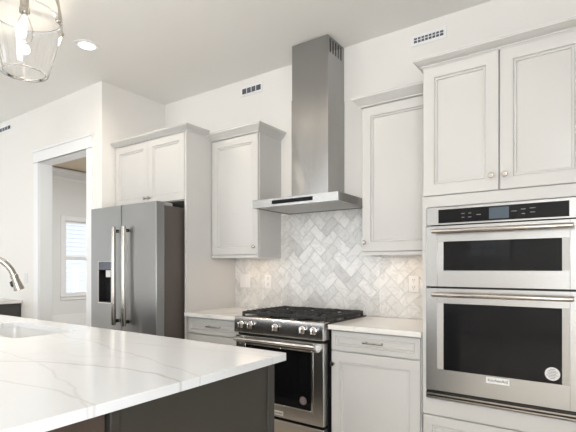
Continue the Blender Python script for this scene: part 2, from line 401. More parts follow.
# ------------------------------------------------------------------ backsplash of herringbone marble tiles
def herringbone(x0, x1, z0, z1):
    bm = bmesh.new(); W = .079; L = 2 * W; g = .0006; c = math.sqrt(.5)
    N = 26
    ox, oz = .43, 1.32
    for i in range(-N, N):
        for j in range(-N, N):
            dd = (i - j) % 4
            if dd == 0: a = (i * W + g, j * W + g, (i + 2) * W - g, (j + 1) * W - g)
            elif dd == 3: a = (i * W + g, j * W + g, (i + 1) * W - g, (j + 2) * W - g)
            else: continue
            q = [(a[0], a[1]), (a[2], a[1]), (a[2], a[3]), (a[0], a[3])]
            q = [(ox + (u - v) * c, oz + (u + v) * c) for u, v in q]
            if max(p[0] for p in q) < x0 or min(p[0] for p in q) > x1 or max(p[1] for p in q) < z0 or min(p[1] for p in q) > z1: continue
            yb = -.0085
            b = .0012
            cxm = sum(p[0] for p in q) / 4; czm = sum(p[1] for p in q) / 4
            q2 = [(cxm + (p[0] - cxm) * .98, czm + (p[1] - czm) * .98) for p in q]
            A = [bm.verts.new((p[0], -.002, p[1])) for p in q]; B = [bm.verts.new((p[0], yb + b, p[1])) for p in q]; C = [bm.verts.new((p[0], yb, p[1])) for p in q2]
            for P, Q in ((A, B), (B, C)):
                for k in range(4): bm.faces.new((P[k], P[(k+1) % 4], Q[(k+1) % 4], Q[k]))
            bm.faces.new(C)
    for co, no in (((x0, 0, 0), (-1, 0, 0)), ((x1, 0, 0), (1, 0, 0)), ((0, 0, z0), (0, 0, -1)), ((0, 0, z1), (0, 0, 1))):
        bmesh.ops.bisect_plane(bm, geom=bm.verts[:] + bm.edges[:] + bm.faces[:], plane_co=co, plane_no=no, clear_outer=True)
    return bm
XF, XOV = -.573, 1.4247          # right face of the refrigerator panel, left face of the oven cabinet
XWL, XWR = -.0351, .8955         # wall cabinet edges on both sides of the hood
bs = thing('backsplash', 'herringbone backsplash of white and grey marble tiles behind the range', 'backsplash', (.43, 0, .916))
pieces = ((XF + .002, XWL, .916, 1.366), (XWL, XWR, .916, 1.748), (XWR, XOV - .002, .916, 1.366))
tb = bmesh.new()
for r in pieces:
    b = herringbone(*r); me = bpy.data.meshes.new('t'); b.to_mesh(me); b.free(); tb.from_mesh(me); bpy.data.meshes.remove(me)
mb = MB(); mb.bm.free(); mb.bm = tb
mb.build('tiles', 'marble', bs)
mb = MB()
for r in pieces: mb.box(r[0], -.0055, r[2], r[1], -.0005, r[3])
mb.build('grout', 'grout', bs)

# ------------------------------------------------------------------ cabinet hardware
def knob(parent, x, y, z, name='knob'):
    return MB().lathe([(.0075, 0), (.0075, -.002), (.005, -.004), (.0045, -.012), (.009, -.017), (.0142, -.021), (.0155, -.025), (.013, -.0295), (.005, -.031)], (x, y, z), 'y', 20).build(name, 'nickel', parent)
def pull(parent, x0, x1, y, z):
    mb = MB()
    xa, xb = x0 + .018, x1 - .018
    mb.tube([(x0, y - .027, z), (x0 + .005, y - .028, z), (x1 - .005, y - .028, z), (x1, y - .027, z)], [.004, .0055, .0055, .004], 10)
    for x in (xa, xb): mb.tube([(x, y, z), (x, y - .004, z), (x, y - .006, z), (x, y - .028, z)], [.007, .007, .0045, .0045], 10)
    return mb.build('pull', 'nickel', parent)

# ------------------------------------------------------------------ refrigerator surround with its upper cabinet
fc = thing('refrigerator_cabinet', 'off-white two-door cabinet above the refrigerator with a tall end panel', 'cabinet', (-1.08, -.3, 0))
MB().box(-1.583, -.60, 1.862, -.595, -.004, 2.452).build('body', 'cab', fc, .001)
MB().box(-.594, -.622, 0, XF, -.004, 2.452).build('end_panel', 'cab', fc, .0015)
for (a, b, k) in ((-1.570, -1.082, -1.105), (-1.077, -.602, -1.048)):
    dr = MB().panel(a, b, 1.866, 2.437, -.622).build('door', 'cab', fc)
    knob(dr, k, -.622, 1.917)
mb = crown(MB(), [(XF, -.392), (XF, -.622), (-1.586, -.622)][::-1], 2.445, [(-o * .8, u * .55) for o, u in CROWN][::-1]).build('crown_molding', 'cab', fc)

# ------------------------------------------------------------------ refrigerator
FX0, FX1, FY = -1.525, -.612, -.90
fr = thing('refrigerator', 'stainless side-by-side refrigerator with door dispenser in the white cabinet alcove', 'refrigerator', ((FX0 + FX1) / 2, -.45, 0))
MB().box(FX0 + .005, -.812, .02, FX1 - .005, -.06, 1.795).build('cabinet_body', 'fridge_side', fr, .004)
XS = -1.068
def fdoor(x0, x1, hole=None):
    mb = MB()
    if hole:
        a, b, c, e = hole
        mb.box(x0, FY, .06, a, FY + .082, 1.82).box(b, FY, .06, x1, FY + .082, 1.82).box(a, FY, .06, b, FY + .082, c).box(a, FY, e, b, FY + .082, 1.82)
    else: mb.box(x0, FY, .06, x1, FY + .082, 1.82)
    return mb
HOLE = (-1.405, -1.205, .98, 1.34)
ld = fdoor(FX0, XS - .003, HOLE).build('freezer_door', 'steel_fridge', fr)
rd = fdoor(XS + .003, FX1).build('fridge_door', 'steel_fridge', fr, .003)
a, b, c, e = HOLE
ds = MB().box(a, FY + .065, c, b, FY + .08, e).box(a, FY + .0, c, a + .004, FY + .065, e).box(b - .004, FY, c, b, FY + .065, e).box(a + .004, FY, c, b - .004, FY + .065, c + .008).build('dispenser', 'black', ld)
mb = MB().box(a + .004, FY - .003, e - .07, b - .004, FY + .064, e - .002); mb.build('dispenser_panel', mat('dispenser_panel_glass', (.10, .11, .14), .08), ds)
mb = MB().box(a - .006, FY - .004, c - .008, a + .002, FY + .004, e + .006).box(b - .002, FY - .004, c - .008, b + .006, FY + .004, e + .006).box(a + .002, FY - .004, c - .008, b - .002, FY + .004, c + .002).box(a + .002, FY - .004, e - .001, b - .002, FY + .004, e + .006)
mb.build('dispenser_frame', 'steel_polished', ds)
mb = MB().prism([(FY + .002, e - .135), (FY + .05, e - .12), (FY + .05, e - .075), (FY + .002, e - .075)], 'x', -1.30, -1.235); mb.build('dispenser_chute', 'plastic', ds)
for (door, x) in ((ld, -1.113), (rd, -.972)):
    mb = MB().tube([(x, FY - .047, .80), (x, FY - .047, .82), (x, FY - .047, 1.615), (x, FY - .047, 1.635)], [.018, .0205, .0205, .018], 18)
    h = mb.build('handle', 'nickel', door)
    for z in (.835, 1.60): MB().box(x - .012, FY - .050, z - .014, x + .012, FY, z + .014).build('handle_bracket', 'black', door, .003)
mb = MB().box(-.70, -.84, 1.796, -.63, -.72, 1.822); mb.build('hinge_cover', mat('grey_plastic', (.35, .35, .35), .5), fr, .004)
mb = MB().box(FX0 + .01, -.80, 0, FX1 - .01, -.76, .055); mb.build('kick_grille', 'black', fr)

# ------------------------------------------------------------------ wall cabinets beside the hood
def wall_cabinet(x0, x1, label, kx, crown_path, x_name):
    t = thing('wall_cabinet', label, 'cabinet', ((x0 + x1) / 2, -.16, 1.372))
    MB().box(x0, -.308, 1.394, x1, -.004, 2.42).build('body', 'cab', t, .001)
    dr = MB().panel(x0 + .006, x1 - .005, 1.40, 2.404, -.329).build('door', 'cab', t)
    knob(dr, kx, -.329, 1.462)
    crown(MB(), crown_path[::-1], 2.412, [(-o * .9, u * .80) for o, u in CROWN][::-1]).build('crown_molding', 'cab', t)
    MB().box(x0, -.326, 1.372, x1, -.308, 1.394).box(x0, -.308, 1.372, x0 + .016, -.010, 1.394).box(x1 - .016, -.308, 1.372, x1, -.010, 1.394).build('light_rail', 'cab', t)
    return t
wall_cabinet(XF + .003, XWL, 'off-white single-door wall cabinet left of the range hood', -.071, [(XWL, -.004), (XWL, -.326), (XF + .003, -.326)], 'l')
wall_cabinet(XWR, XOV - .003, 'off-white single-door wall cabinet between the range hood and the oven tower', .925, [(XOV - .003, -.326), (XWR, -.326), (XWR, -.004)], 'r')
for (x0, x1, lb) in ((-.42, -.08, 'slim under-cabinet light below the wall cabinet left of the hood'), (.96, 1.36, 'slim under-cabinet light below the wall cabinet right of the hood')):
    t = thing('under_cabinet_light', lb, 'light', ((x0 + x1) / 2, -.12, 1.38))
    MB().box(x0, -.19, 1.383, x1, -.14, 1.394).build('housing', 'plastic', t)
    MB().box(x0 + .01, -.185, 1.380, x1 - .01, -.145, 1.3832).build('diffuser', 'can', t)
    l = area('under_cabinet_lamp', ((x0 + x1) / 2, -.165, 1.377), (0, 0, 0), x1 - x0 - .04, .03, .38, (1.0, .72, .48))
    l.parent = None

# ------------------------------------------------------------------ base cabinets and their countertops
def base_cabinet(x0, x1, label, pullx, kx):
    t = thing('base_cabinet', label, 'cabinet', ((x0 + x1) / 2, -.3, 0))
    MB().box(x0, -.59, .10, x1, -.004, .879).build('body', 'cab', t, .001)
    MB().box(x0 + .01, -.53, 0, x1 - .01, -.05, .10).build('toe_kick', 'cab', t)
    dw = MB().panel(x0 + .004, x1 - .006, .745, .872, -.611, stile=.030).build('drawer', 'cab', t)
    pull(dw, pullx[0], pullx[1], -.611, .813)
    dr = MB().panel(x0 + .004, x1 - .006, .115, .737, -.611).build('door', 'cab', t)
    knob(dr, kx, -.611, .655)
base_cabinet(XF + .006, .004, 'off-white base cabinet with a drawer between the refrigerator panel and the range', (-.330, -.178), -.03)
base_cabinet(.808, 1.412, 'off-white base cabinet with a drawer between the range and the oven tower', (1.047, 1.187), .832)
def counter(x0, x1, label):
    return tag(MB().box(x0, -.648, .882, x1, -.002, .914).build('countertop', 'quartz_small', None, .003), label, 'countertop')
counter(XF + .002, .012, 'short white quartz countertop between the refrigerator panel and the range')
counter(.806, XOV - .002, 'white quartz countertop right of the range')

# ------------------------------------------------------------------ tall oven cabinet
OX0, OX1 = XOV, 2.237
oc = thing('oven_cabinet', 'tall off-white cabinet tower framing the built-in double oven', 'cabinet', ((OX0 + OX1) / 2, -.3, 0))
mb = MB().box(OX0, -.605, 0, OX0 + .019, -.004, 2.447).box(OX1 - .019, -.605, 0, OX1, -.004, 2.447)
mb.box(OX0 + .019, -.605, 1.632, OX1 - .019, -.004, 2.447).box(OX0 + .019, -.605, .10, OX1 - .019, -.004, .538).box(OX0 + .019, -.03, .538, OX1 - .019, -.004, 1.632)
mb.build('body', 'cab', oc, .001)
mb = MB().box(OX0, -.622, .445, OX0 + .022, -.605, 1.695).box(OX1 - .022, -.622, .445, OX1, -.605, 1.695).box(OX0 + .022, -.622, 1.633, OX1 - .022, -.605, 1.695).box(OX0 + .022, -.622, .445, OX1 - .022, -.605, .537)
mb.build('face_frame', 'cab', oc, .0008)
MB().box(OX0, -.622, 2.438, OX1, -.605, 2.447).build('top_rail', 'cab', oc, .0008)
for (a, b, k) in ((OX0 + .004, 1.829, 1.797), (1.835, OX1 - .004, 1.862)):
    dr = MB().panel(a, b, 1.699, 2.437, -.626, t=.004 + .016).build('door', 'cab', oc)
    knob(dr, k, -.626, 1.775)
dw = MB().panel(OX0 + .004, OX1 - .004, .115, .438, -.626, stile=.05).build('drawer', 'cab', oc)
pull(dw, 1.74, 1.92, -.626, .28)
MB().box(OX0 + .02, -.54, 0, OX1 - .02, -.06, .10).build('toe_kick', 'cab', oc)
CR2 = [(o * .75, u * .46) for o, u in CROWN]
crown(MB(), [(OX1, -.004), (OX1, -.622), (OX0, -.622), (OX0, -.40)][::-1], 2.446, [(-o, u) for o, u in CR2][::-1]).build('crown_molding', 'cab', oc)

# ------------------------------------------------------------------ built-in microwave and oven
ov = thing('wall_oven', 'stainless built-in microwave over oven unit in the tall cabinet', 'oven', (1.82, -.3, .545))
VX0, VX1 = 1.452, 2.212
MB().box(VX0 + .012, -.60, .555, VX1 - .012, -.05, 1.62).build('oven_body', 'black', ov)
VF = -.645
mb = MB().box(VX0, -.636, 1.527, VX1, -.6235, 1.626).box(VX0 + .006, VF, 1.527, VX1 - .006, -.636, 1.626)
cp = mb.build('control_panel', 'steel', ov, .001)
cg = MB().box(1.522, VF - .003, 1.536, 2.146, VF, 1.612).build('control_glass', 'glass_black', cp)
MB().box(1.787, VF - .0038, 1.545, 1.882, VF - .003, 1.604).build('display', 'display', cg)
for (x, z, ww) in ((1.655, 1.583, .018), (1.69, 1.583, .014), (1.655, 1.562, .014), (1.69, 1.562, .016), (1.735, 1.572, .022), (1.905, 1.578, .025), (1.948, 1.585, .022), (1.948, 1.562, .016), (1.99, 1.588, .025), (1.99, 1.567, .022)):
    MB().box(x - ww / 2, VF - .0036, z - .0014, x + ww / 2, VF - .003, z + .0014).build('button_mark', 'greymark', cg)
def oven_door(name, z0, z1, gz0, gz1, hz, marks=False):
    mb = MB()
    gx0, gx1 = 1.515, 2.149
    mb.box(VX0, VF, z0, gx0, -.624, z1).box(gx1, VF, z0, VX1, -.624, z1).box(gx0, VF, z0, gx1, -.624, gz0).box(gx0, VF, gz1, gx1, -.624, z1)
    dr = mb.build(name, 'steel', ov, .001)
    # polished bevels on both sides of the recessed glass
    mb = MB()
    for (xa, xb) in ((gx0, gx0 + .033), (gx1, gx1 - .033)):
        mb.prism([(xa, VF + .001), (xb, VF + .004), (xb, VF + .016), (xa, VF + .016)], 'z', gz0, gz1)
    mb.box(gx0, VF - .002, gz0 - .006, gx1, VF, gz0)
    mb.build('window_bezel', 'steel', dr)
    MB().box(gx0 + .033, VF + .008, gz0, gx1 - .033, VF + .016, gz1).build('door_glass', 'glass_black', dr)
    yb = VF - .048
    mb = MB().tube([(VX0 + .045, yb, hz), (VX0 + .05, yb, hz), (VX1 - .05, yb, hz), (VX1 - .045, yb, hz)], [.010, .0125, .0125, .010], 16)
    h = mb.build('handle', 'nickel', dr)
    for x in (VX0 + .075, VX1 - .075): MB().box(x - .012, yb + .004, hz - .010, x + .012, VF, hz + .010).build('handle_bracket', 'steel', dr, .003)
    return dr
oven_door('microwave_door', 1.180, 1.521, 1.270, 1.432, 1.488)
od = oven_door('oven_door', .592, 1.170, .714, 1.086, 1.136)
bd = MB().box(1.772, VF - .002, .674, 1.884, VF, .706).build('badge', mat('badge_plate', (.78, .78, .78), .35, .2), od)
text_mesh('badge_lettering', 'KitchenAid', .0215, (1.828, VF - .0024, .690), 'black', bd)
def sticker(parent, x, z, r, y, paper=None):
    s = MB().lathe([(r, 0), (r, -.0008)], (x, y, z), 'y', 28).build('sticker', paper or mat('sticker_paper', (.68, .68, .68), .6), parent)
    mb = MB()
    for k, ww in enumerate((.5, .85, 1.1, .9, 1.15, .8, .55)):
        zz = z + r * .68 - k * r * .225; wd = r * ww * .68
        mb.box(x - wd, y - .0012, zz - r * .045, x + wd * (.8 if k % 2 else .95), y - .0008, zz + r * .045)
    mb.build('sticker_print', 'greymark', s)
sticker(od, 2.075, .760, .033, VF + .008)
mb = MB().box(VX0, -.640, .545, VX1, -.6235, .587)
vt = mb.build('vent_trim', 'black', ov, .001)
for k in range(2): MB().box(VX0, -.648, .549 + k * .018, VX1, -.641, .557 + k * .018).build('vent_slat', 'nickel', vt)

# ------------------------------------------------------------------ range
RX0, RX1, RC = .022, .792, .407
rg = thing('gas_range', 'stainless gas range with black grates and five knobs beneath the hood', 'range', (RC, -.33, 0))
MB().box(RX0 + .004, -.60, .03, RX1 - .004, -.03, .90).build('body', 'black', rg)
MB().box(RX0, -.655, .905, RX1, -.018, .921).build('cooktop', 'black', rg, .003)
prof = [(-.60, .806), (-.684, .806), (-.687, .812), (-.681, .914), (-.672, .924), (-.60, .924)]
cp = MB().prism(prof, 'x', RX0, RX1).build('control_panel', 'steel_range', rg, .002)
for i, x in enumerate((.093, .18, RC, .632, .72)):
    yk, zk = -.683, .868
    kb = MB().lathe([(.027, 0), (.027, -.006), (.021, -.009), (.0205, -.030), (.0175, -.036), (.004, -.037)], (x, yk, zk), 'y', 24).build('knob', 'steel_polished', rg)
    MB().lathe([(.029, .004), (.029, -.003), (.024, -.003)], (x, yk, zk), 'y', 24).build('knob_collar', 'black', kb)
    MB().box(x - .004, yk - .046, zk - .019, x + .004, yk - .034, zk + .019).build('knob_grip', 'steel_polished', kb, .002)
# oven door of the range
RF = -.672
wx0, wx1, wz0, wz1 = .105, .709, .318, .726
mb = MB().box(RX0 + .006, RF, .238, wx0, -.612, .785).box(wx1, RF, .238, RX1 - .006, -.612, .785).box(wx0, RF, .238, wx1, -.612, wz0).box(wx0, RF, wz1, wx1, -.612, .785)
rd = mb.build('oven_door', 'steel_range', rg, .0015)
MB().box(wx0 + .016, RF + .008, wz0 + .010, wx1 - .016, RF + .03, wz1 - .006).build('door_glass', 'glass_black', rd)
mb = MB()
for (a, b, c, e) in ((wx0, wx0 + .016, wz0, wz1), (wx1 - .016, wx1, wz0, wz1), (wx0 + .016, wx1 - .016, wz0, wz0 + .010), (wx0 + .016, wx1 - .016, wz1 - .006, wz1)):
    mb.box(a, RF - .002, c, b, RF + .03, e)
mb.build('window_bezel', 'steel_polished', rd, .001)
yb, hz = RF - .058, .765
MB().tube([(RX0 + .035, yb, hz), (RX0 + .042, yb, hz), (RX1 - .042, yb, hz), (RX1 - .035, yb, hz)], [.011, .014, .014, .011], 16).build('handle', 'steel_polished', rd)
for x in (RX0 + .055, RX1 - .055):
    MB().prism([(yb - .010, hz - .012), (yb + .010, hz - .016), (RF, hz - .045), (RF, hz + .012), (yb - .008, hz + .012)], 'x', x - .013, x + .013).build('handle_bracket', 'steel_range', rd, .003)
bd = MB().box(RC - .055, RF - .002, .253, RC + .055, RF, .283).build('badge', M['plastic'], rd)
text_mesh('badge_lettering', 'KitchenAid', .0205, (RC, RF - .0024, .268), 'black', bd)
sticker(rd, .624, .385, .029, RF + .008, mat('dim_sticker_paper', (.14, .10, .09), .6))  # paper colour darkened as if it lay behind the dark glass
MB().box(RX0 + .008, RF + .004, .06, RX1 - .008, -.61, .216).build('drawer', 'steel_range', rg, .002)
MB().box(RX0 + .012, -.64, .218, RX1 - .012, -.60, .236).build('drawer_gap_shade', 'black', rg)  # black strip standing in for the shade in the gap above the drawer
MB().box(RX0 + .012, -.652, .787, RX1 - .012, -.60, .803).build('panel_gap_shade', 'black', rg)  # shade of the gap below the control panel, built as a black strip
# burners and the three cast iron grates
for (x, y, r) in ((RX0 + .15, -.18, .040), (RX0 + .15, -.47, .048), (RC, -.33, .055), (RX1 - .15, -.18, .048), (RX1 - .15, -.47, .040)):
    MB().lathe([(r + .012, .921), (r + .010, .927), (r, .928), (r, .936), (r - .004, .940), (.003, .941)], (x, y, 0), 'z', 22).build('burner', 'iron', rg)
gw = (RX1 - RX0 - .03) / 3
for k in range(3):
    x0 = RX0 + .015 + k * gw + .002; x1 = x0 + gw - .004; y0, y1 = -.615, -.045; zt, zb = .956, .943
    mb = MB()
    def bar(xa, ya, xb, yb_, w=.011, z0=zb, z1=zt):
        if xa == xb: mb.box(xa - w / 2, ya, z0, xa + w / 2, yb_, z1)
        else: mb.box(xa, ya - w / 2, z0, xb, ya + w / 2, z1)
    bar(x0 + .007, y0, x0 + .007, y1, .014, .932); bar(x1 - .007, y0, x1 - .007, y1, .014, .932)
    for y in (y0 + .007, y1 - .007): bar(x0, y, x1, y, .013, .938)
    bar(x0, (y0 + y1) / 2, x1, (y0 + y1) / 2, .013)
    xm = (x0 + x1) / 2
    bar(xm, y0, xm, y0 + .12, .013); bar(xm, y1 - .12, xm, y1, .013); bar(xm, -.42, xm, -.25, .013)
    for y in (-.47, -.18):
        bar(x0, y, x0 + .092, y, .012); bar(x1 - .092, y, x1, y, .012)
    for i in range(9):
        y = y0 + .05 + i * .060
        if min(abs(y + .47), abs(y + .18), abs(y - (y0 + y1) / 2)) < .02: continue
        bar(x0, y, x0 + .07, y, .011); bar(x1 - .07, y, x1, y, .011)
    for x in (x0 + .008, x1 - .008):
        for y in (y0 + .008, y1 - .008, (y0 + y1) / 2): mb.box(x - .008, y - .008, .921, x + .008, y + .008, .938)
    for i in range(9):                                   # raised finger tips
        y = y0 + .05 + i * .060
        mb.prism([(x0, zt - .002), (x0 + .062, zt - .002), (x0 + .05, zt + .006), (x0 + .010, zt + .006)], 'y', y - .005, y + .005)
        mb.prism([(x1 - .062, zt - .002), (x1, zt - .002), (x1 - .010, zt + .006), (x1 - .05, zt + .006)], 'y', y - .005, y + .005)
    mb.build('grate', 'iron', rg, .0015)

# ------------------------------------------------------------------ range hood
HC0, HW, HYF, HZ0, HZ1 = .4246, .7575, -.499, 1.750, 1.812
hd = thing('range_hood', 'stainless chimney range hood on the wall above the gas range', 'hood', (HC0, -.2, HZ0))
a, b = HC0 - HW / 2, HC0 + HW / 2
mb = MB().box(a, HYF, HZ0, b, HYF + .02, HZ1).box(a, -.006, HZ0, b, -.022, HZ1).box(a, HYF + .02, HZ0, a + .02, -.022, HZ1).box(b - .02, HYF + .02, HZ0, b, -.022, HZ1).box(a + .02, HYF + .02, HZ1 - .008, b - .02, -.022, HZ1)
cn = mb.build('canopy', 'steel', hd, .001)
MB().box(.235, HYF - .002, 1.768, .597, HYF, 1.797).build('control_strip', 'glass_black', cn)
MB().box(a + .021, HYF + .021, HZ0 + .012, b - .021, -.024, HZ0 + .02).build('underside_panel', 'filter', hd)
for k in range(2):
    x0 = a + .035 + k * (HW - .07) / 2 + .004; x1 = x0 + (HW - .07) / 2 - .008
    mb = MB().box(x0, HYF + .04, HZ0 + .004, x1, -.05, HZ0 + .012)
    n = 14
    for i in range(n):
        xx = x0 + (x1 - x0) * (i + .5) / n
        mb.box(xx - .007, HYF + .05, HZ0 + .001, xx + .007, -.06, HZ0 + .004)
    mb.build('filter', 'filter', hd)
MB().box(HC0 - .03, HYF + .025, HZ0 + .002, HC0 + .03, HYF + .036, HZ0 + .011).build('filter_latch', 'black', hd)
c0, c1, cy = HC0 - .1675, HC0 + .1675, -.2686
mb = MB().box(c0, cy, HZ1, c1, -.004, 2.62)
lo = mb.build('lower_chimney', 'steel_hood', hd, .001)
mb = MB().box(c0 + .003, cy + .003, 2.62, c1 - .003, -.004, 3.054)
up = mb.build('upper_chimney', 'steel_hood', hd, .001)
for sx in (c1 - .003, c0 + .003 - .0016):
    for k in range(5):
        y = -.235 + k * .042
        MB().box(sx, y, 2.935, sx + .0016, y + .016, 3.035).build('vent_slot', 'black', up)

# ------------------------------------------------------------------ wall plates and vents
def plate(name, label, cat, x, z, y, w=.076, h=.12, duplex=True, group=None):
    t = thing(name, label, cat, (x, y, z), group)
    MB().box(x - w / 2, y - .0065, z - h / 2, x + w / 2, y, z + h / 2).build('cover_plate', 'plastic', t, .0025)
    if duplex:
        for dz in (-.026, .026):
            s = MB().box(x - .0165, y - .0085, z + dz - .018, x + .0165, y - .0065, z + dz + .018).build('socket', 'plastic', t, .003)
            for dx in (-.008, .006): MB().box(x + dx, y - .009, z + dz - .002, x + dx + .003, y - .0085, z + dz + .011).build('slot', 'dark', s)
            MB().box(x - .003, y - .009, z + dz - .013, x + .003, y - .0085, z + dz - .008).build('ground_hole', 'dark', s)
    else:
        MB().box(x - .017, y - .010, z - .034, x + .017, y - .0065, z + .034).build('rocker', 'plastic', t, .002)
plate('light_switch', 'white rocker switch plate on marble tile below the left wall cabinet', 'switch', -.445, 1.164, -.0086, duplex=False, w=.118)
plate('wall_outlet', 'white duplex outlet on marble tile just left of the range', 'outlet', -.172, 1.164, -.0086)
plate('wall_outlet', 'white duplex outlet on marble tile beside the oven tower', 'outlet', 1.163, 1.168, -.0086)
plate('light_switch', 'white switch plate on the wall left of the doorway', 'switch', -3.08, 1.165, YD, duplex=False)
def vent(label, x0, x1, z0, z1, y, nx, nz):
    t = thing('air_vent', label, 'vent', ((x0 + x1) / 2, y, (z0 + z1) / 2))
    mb = MB().box(x0, y - .007, z0, x1, y, z1); mb.build('frame', 'trim', t, .002)
    mx, mz = .020, .021
    MB().box(x0 + mx, y - .0085, z0 + mz, x1 - mx, y - .007, z1 - mz).build('opening_shade', 'dark', t)  # flat dark sheet on the frame, coloured as the shaded inside
    for i in range(1, nx):
        x = x0 + mx + (x1 - x0 - 2 * mx) * i / nx; MB().box(x - .0028, y - .011, z0 + mz, x + .0028, y - .0085, z1 - mz).build('louver', 'trim', t)
    for i in range(1, nz):
        z = z0 + mz + (z1 - z0 - 2 * mz) * i / nz; MB().box(x0 + mx, y - .0105, z - .002, x1 - mx, y - .0086, z + .002).build('louver', 'trim', t)
vent('white wall vent with four slots high between the refrigerator cabinet and the hood', -.505, -.245, 2.90, 2.99, 0, 4, 1)
vent('white wall vent with two rows of slots above the oven tower', 1.142, 1.392, 2.902, 2.98, 0, 8, 2)
vent('small white wall vent high on the wall left of the doorway', -3.76, -3.44, 2.925, 3.008, YD, 4, 1)

# ------------------------------------------------------------------ recessed ceiling light
rl = thing('recessed_light', 'round white recessed light shining in the ceiling before the refrigerator', 'light', (-1.08, -1.206, CEIL))
MB().lathe([(.098, 0), (.098, -.004), (.088, -.008), (.066, -.006), (.060, -.002)], (-1.08, -1.206, CEIL), 'z', 36, True, False).build('trim_ring', 'trim', rl)
MB().lathe([(.061, -.0015), (.061, -.004), (.02, -.0045)], (-1.08, -1.206, CEIL), 'z', 36).build('lens', 'can', rl)

# ------------------------------------------------------------------ island
IX0, IX1, IY0, IY1 = -1.95, 1.145, -2.86, -1.60
isl = thing('kitchen_island', 'dark brown painted island base with panelled end under the white slab', 'island', (-.4, -2.1, 0))
ex = 1.112
mb = MB().box(IX0 + .03, -1.672, .10, ex - .05, -1.652, .880).box(IX0 + .03, -2.44, .10, ex - .05, -2.42, .880).box(IX0 + .03, -2.42, .10, IX0 + .05, -1.672, .880).box(ex - .07, -2.42, .10, ex - .05, -1.672, .880).box(IX0 + .05, -2.42, .10, ex - .07, -1.672, .12)
mb.build('carcass', 'island', isl)
MB().box(IX0 + .05, -2.40, 0, ex - .06, -1.72, .10).build('toe_kick', 'island', isl)
mb = MB().box(ex - .05, -2.425, .0, ex - .006, -1.66, .880).box(ex - .006, -1.690, 0, ex, -1.645, .880).box(ex - .006, -2.43, 0, ex, -2.40, .880)
mb.box(ex - .05, -1.66, 0, ex - .006, -1.645, .880)
mb.build('end_panel', 'island', isl, .0015)
mb = MB().box(ex - .045, -2.82, 0, ex - .004, -2.446, .880)
mb.build('leg_panel', mat('island_wing_paint', (.058, .040, .032), .45), isl, .0015)
nx = 5; dw = (ex - .05 - IX0 - .03) / nx
for k in range(nx):
    a = IX0 + .03 + k * dw
    MB().loft([[(a + .003 + q, -1.652 + h, .115 + q), (a + dw - .003 - q, -1.652 + h, .115 + q), (a + dw - .003 - q, -1.652 + h, .872 - q), (a + .003 + q, -1.652 + h, .872 - q)] for q, h in ((0, 0), (0, .018), (.06, .018), (.064, .012))]).build('cabinet_door', 'island', isl)
# countertop with the sink cut-out
SX0, SX1, SY0, SY1 = -1.03, -.25, -2.10, -1.745
bm = bmesh.new()
def rr(x0, x1, y0, y1, r, n=5):
    out = []
    for (cx, cy, a0) in ((x1 - r, y0 + r, -PI / 2), (x1 - r, y1 - r, 0), (x0 + r, y1 - r, PI / 2), (x0 + r, y0 + r, PI)):
        for i in range(n + 1):
            t = a0 + PI / 2 * i / n; out.append((cx + r * math.cos(t), cy + r * math.sin(t)))
    return out
edges = []
for loop in (rr(IX0, IX1, IY0, IY1, .006, 3), rr(SX0, SX1, SY0, SY1, .035)):
    vs = [bm.verts.new((x, y, .914)) for x, y in loop]
    edges += [bm.edges.new((vs[i], vs[(i + 1) % len(vs)])) for i in range(len(vs))]
res = bmesh.ops.triangle_fill(bm, edges=edges, use_beauty=True)
fs = [f for f in bm.faces]
ext = bmesh.ops.extrude_face_region(bm, geom=fs)
bmesh.ops.translate(bm, verts=[v for v in ext['geom'] if isinstance(v, bmesh.types.BMVert)], vec=(0, 0, -.032))
mb = MB(); mb.bm.free(); mb.bm = bm
tag(mb.build('island_countertop', 'quartz', None, .002), 'large white quartz slab with thin grey veins on the dark island', 'countertop')
# undermount sink
sk = thing('kitchen_sink', 'white undermount sink set in the island countertop', 'sink', ((SX0 + SX1) / 2, (SY0 + SY1) / 2, .68))
mb = MB(); L = []
for (g, z, r) in ((.02, .8815, .05), (-.006, .8815, .035), (-.003, .87, .035), (.0, .72, .05), (.03, .69, .06), (.06, .685, .06)):
    gg = -g if z < .8 or g < .02 else g
    L.append([(x, y, z) for x, y in rr(SX0 - gg, SX1 + gg, SY0 - gg, SY1 + gg, r)])
mb.loft(L, False, True, True, True)
o = mb.build('basin', 'sink', sk); s_ = o.modifiers.new('solid', 'SOLIDIFY'); s_.thickness = .006; s_.offset = -1
MB().lathe([(.045, .686), (.045, .689), (.03, .688), (.02, .684)], ((SX0 + SX1) / 2, (SY0 + SY1) / 2, 0), 'z', 24).build('drain', 'steel', sk)
# faucet on the seating side of the sink
fx, fy = -.715, -2.235
ex_, ey_ = -.575, -1.955
fa = thing('kitchen_faucet', 'brushed nickel gooseneck faucet with pull-down head over the island sink', 'faucet', (fx, fy, .914))
pts = [(fx, fy, .96), (fx, fy, 1.10), (fx, fy, 1.20)]
R = math.hypot(ex_ - fx, ey_ - fy) / 2
for i in range(1, 16):
    t = PI * .90 * i / 15
    q = (1 - math.cos(t)) / 2
    pts.append((fx + (ex_ - fx) * q, fy + (ey_ - fy) * q, 1.198 + R * math.sin(t)))
MB().lathe([(.028, .914), (.028, .918), (.024, .921), (.022, .97), (.015, .975)], (fx, fy, 0), 'z', 20).build('base', 'nickel', fa)
MB().tube(pts, .0175, 16).build('neck', 'nickel', fa)
p1 = Vector(pts[-1]); dv = (Vector(pts[-1]) - Vector(pts[-2])).normalized(); dv = (dv + Vector((0.01, .03, -.4))).normalized()
prof = ((0, .018), (.004, .0215), (.020, .0215), (.022, .020), (.03, .0205), (.085, .028), (.095, .0285), (.098, .024))
hdm = MB().tube([p1 + dv * a for a, _ in prof], [r for _, r in prof], 18).build('spray_head', 'nickel', fa)
side = Vector((-.4, -.8, .1)).normalized()
q = p1 + dv * .062
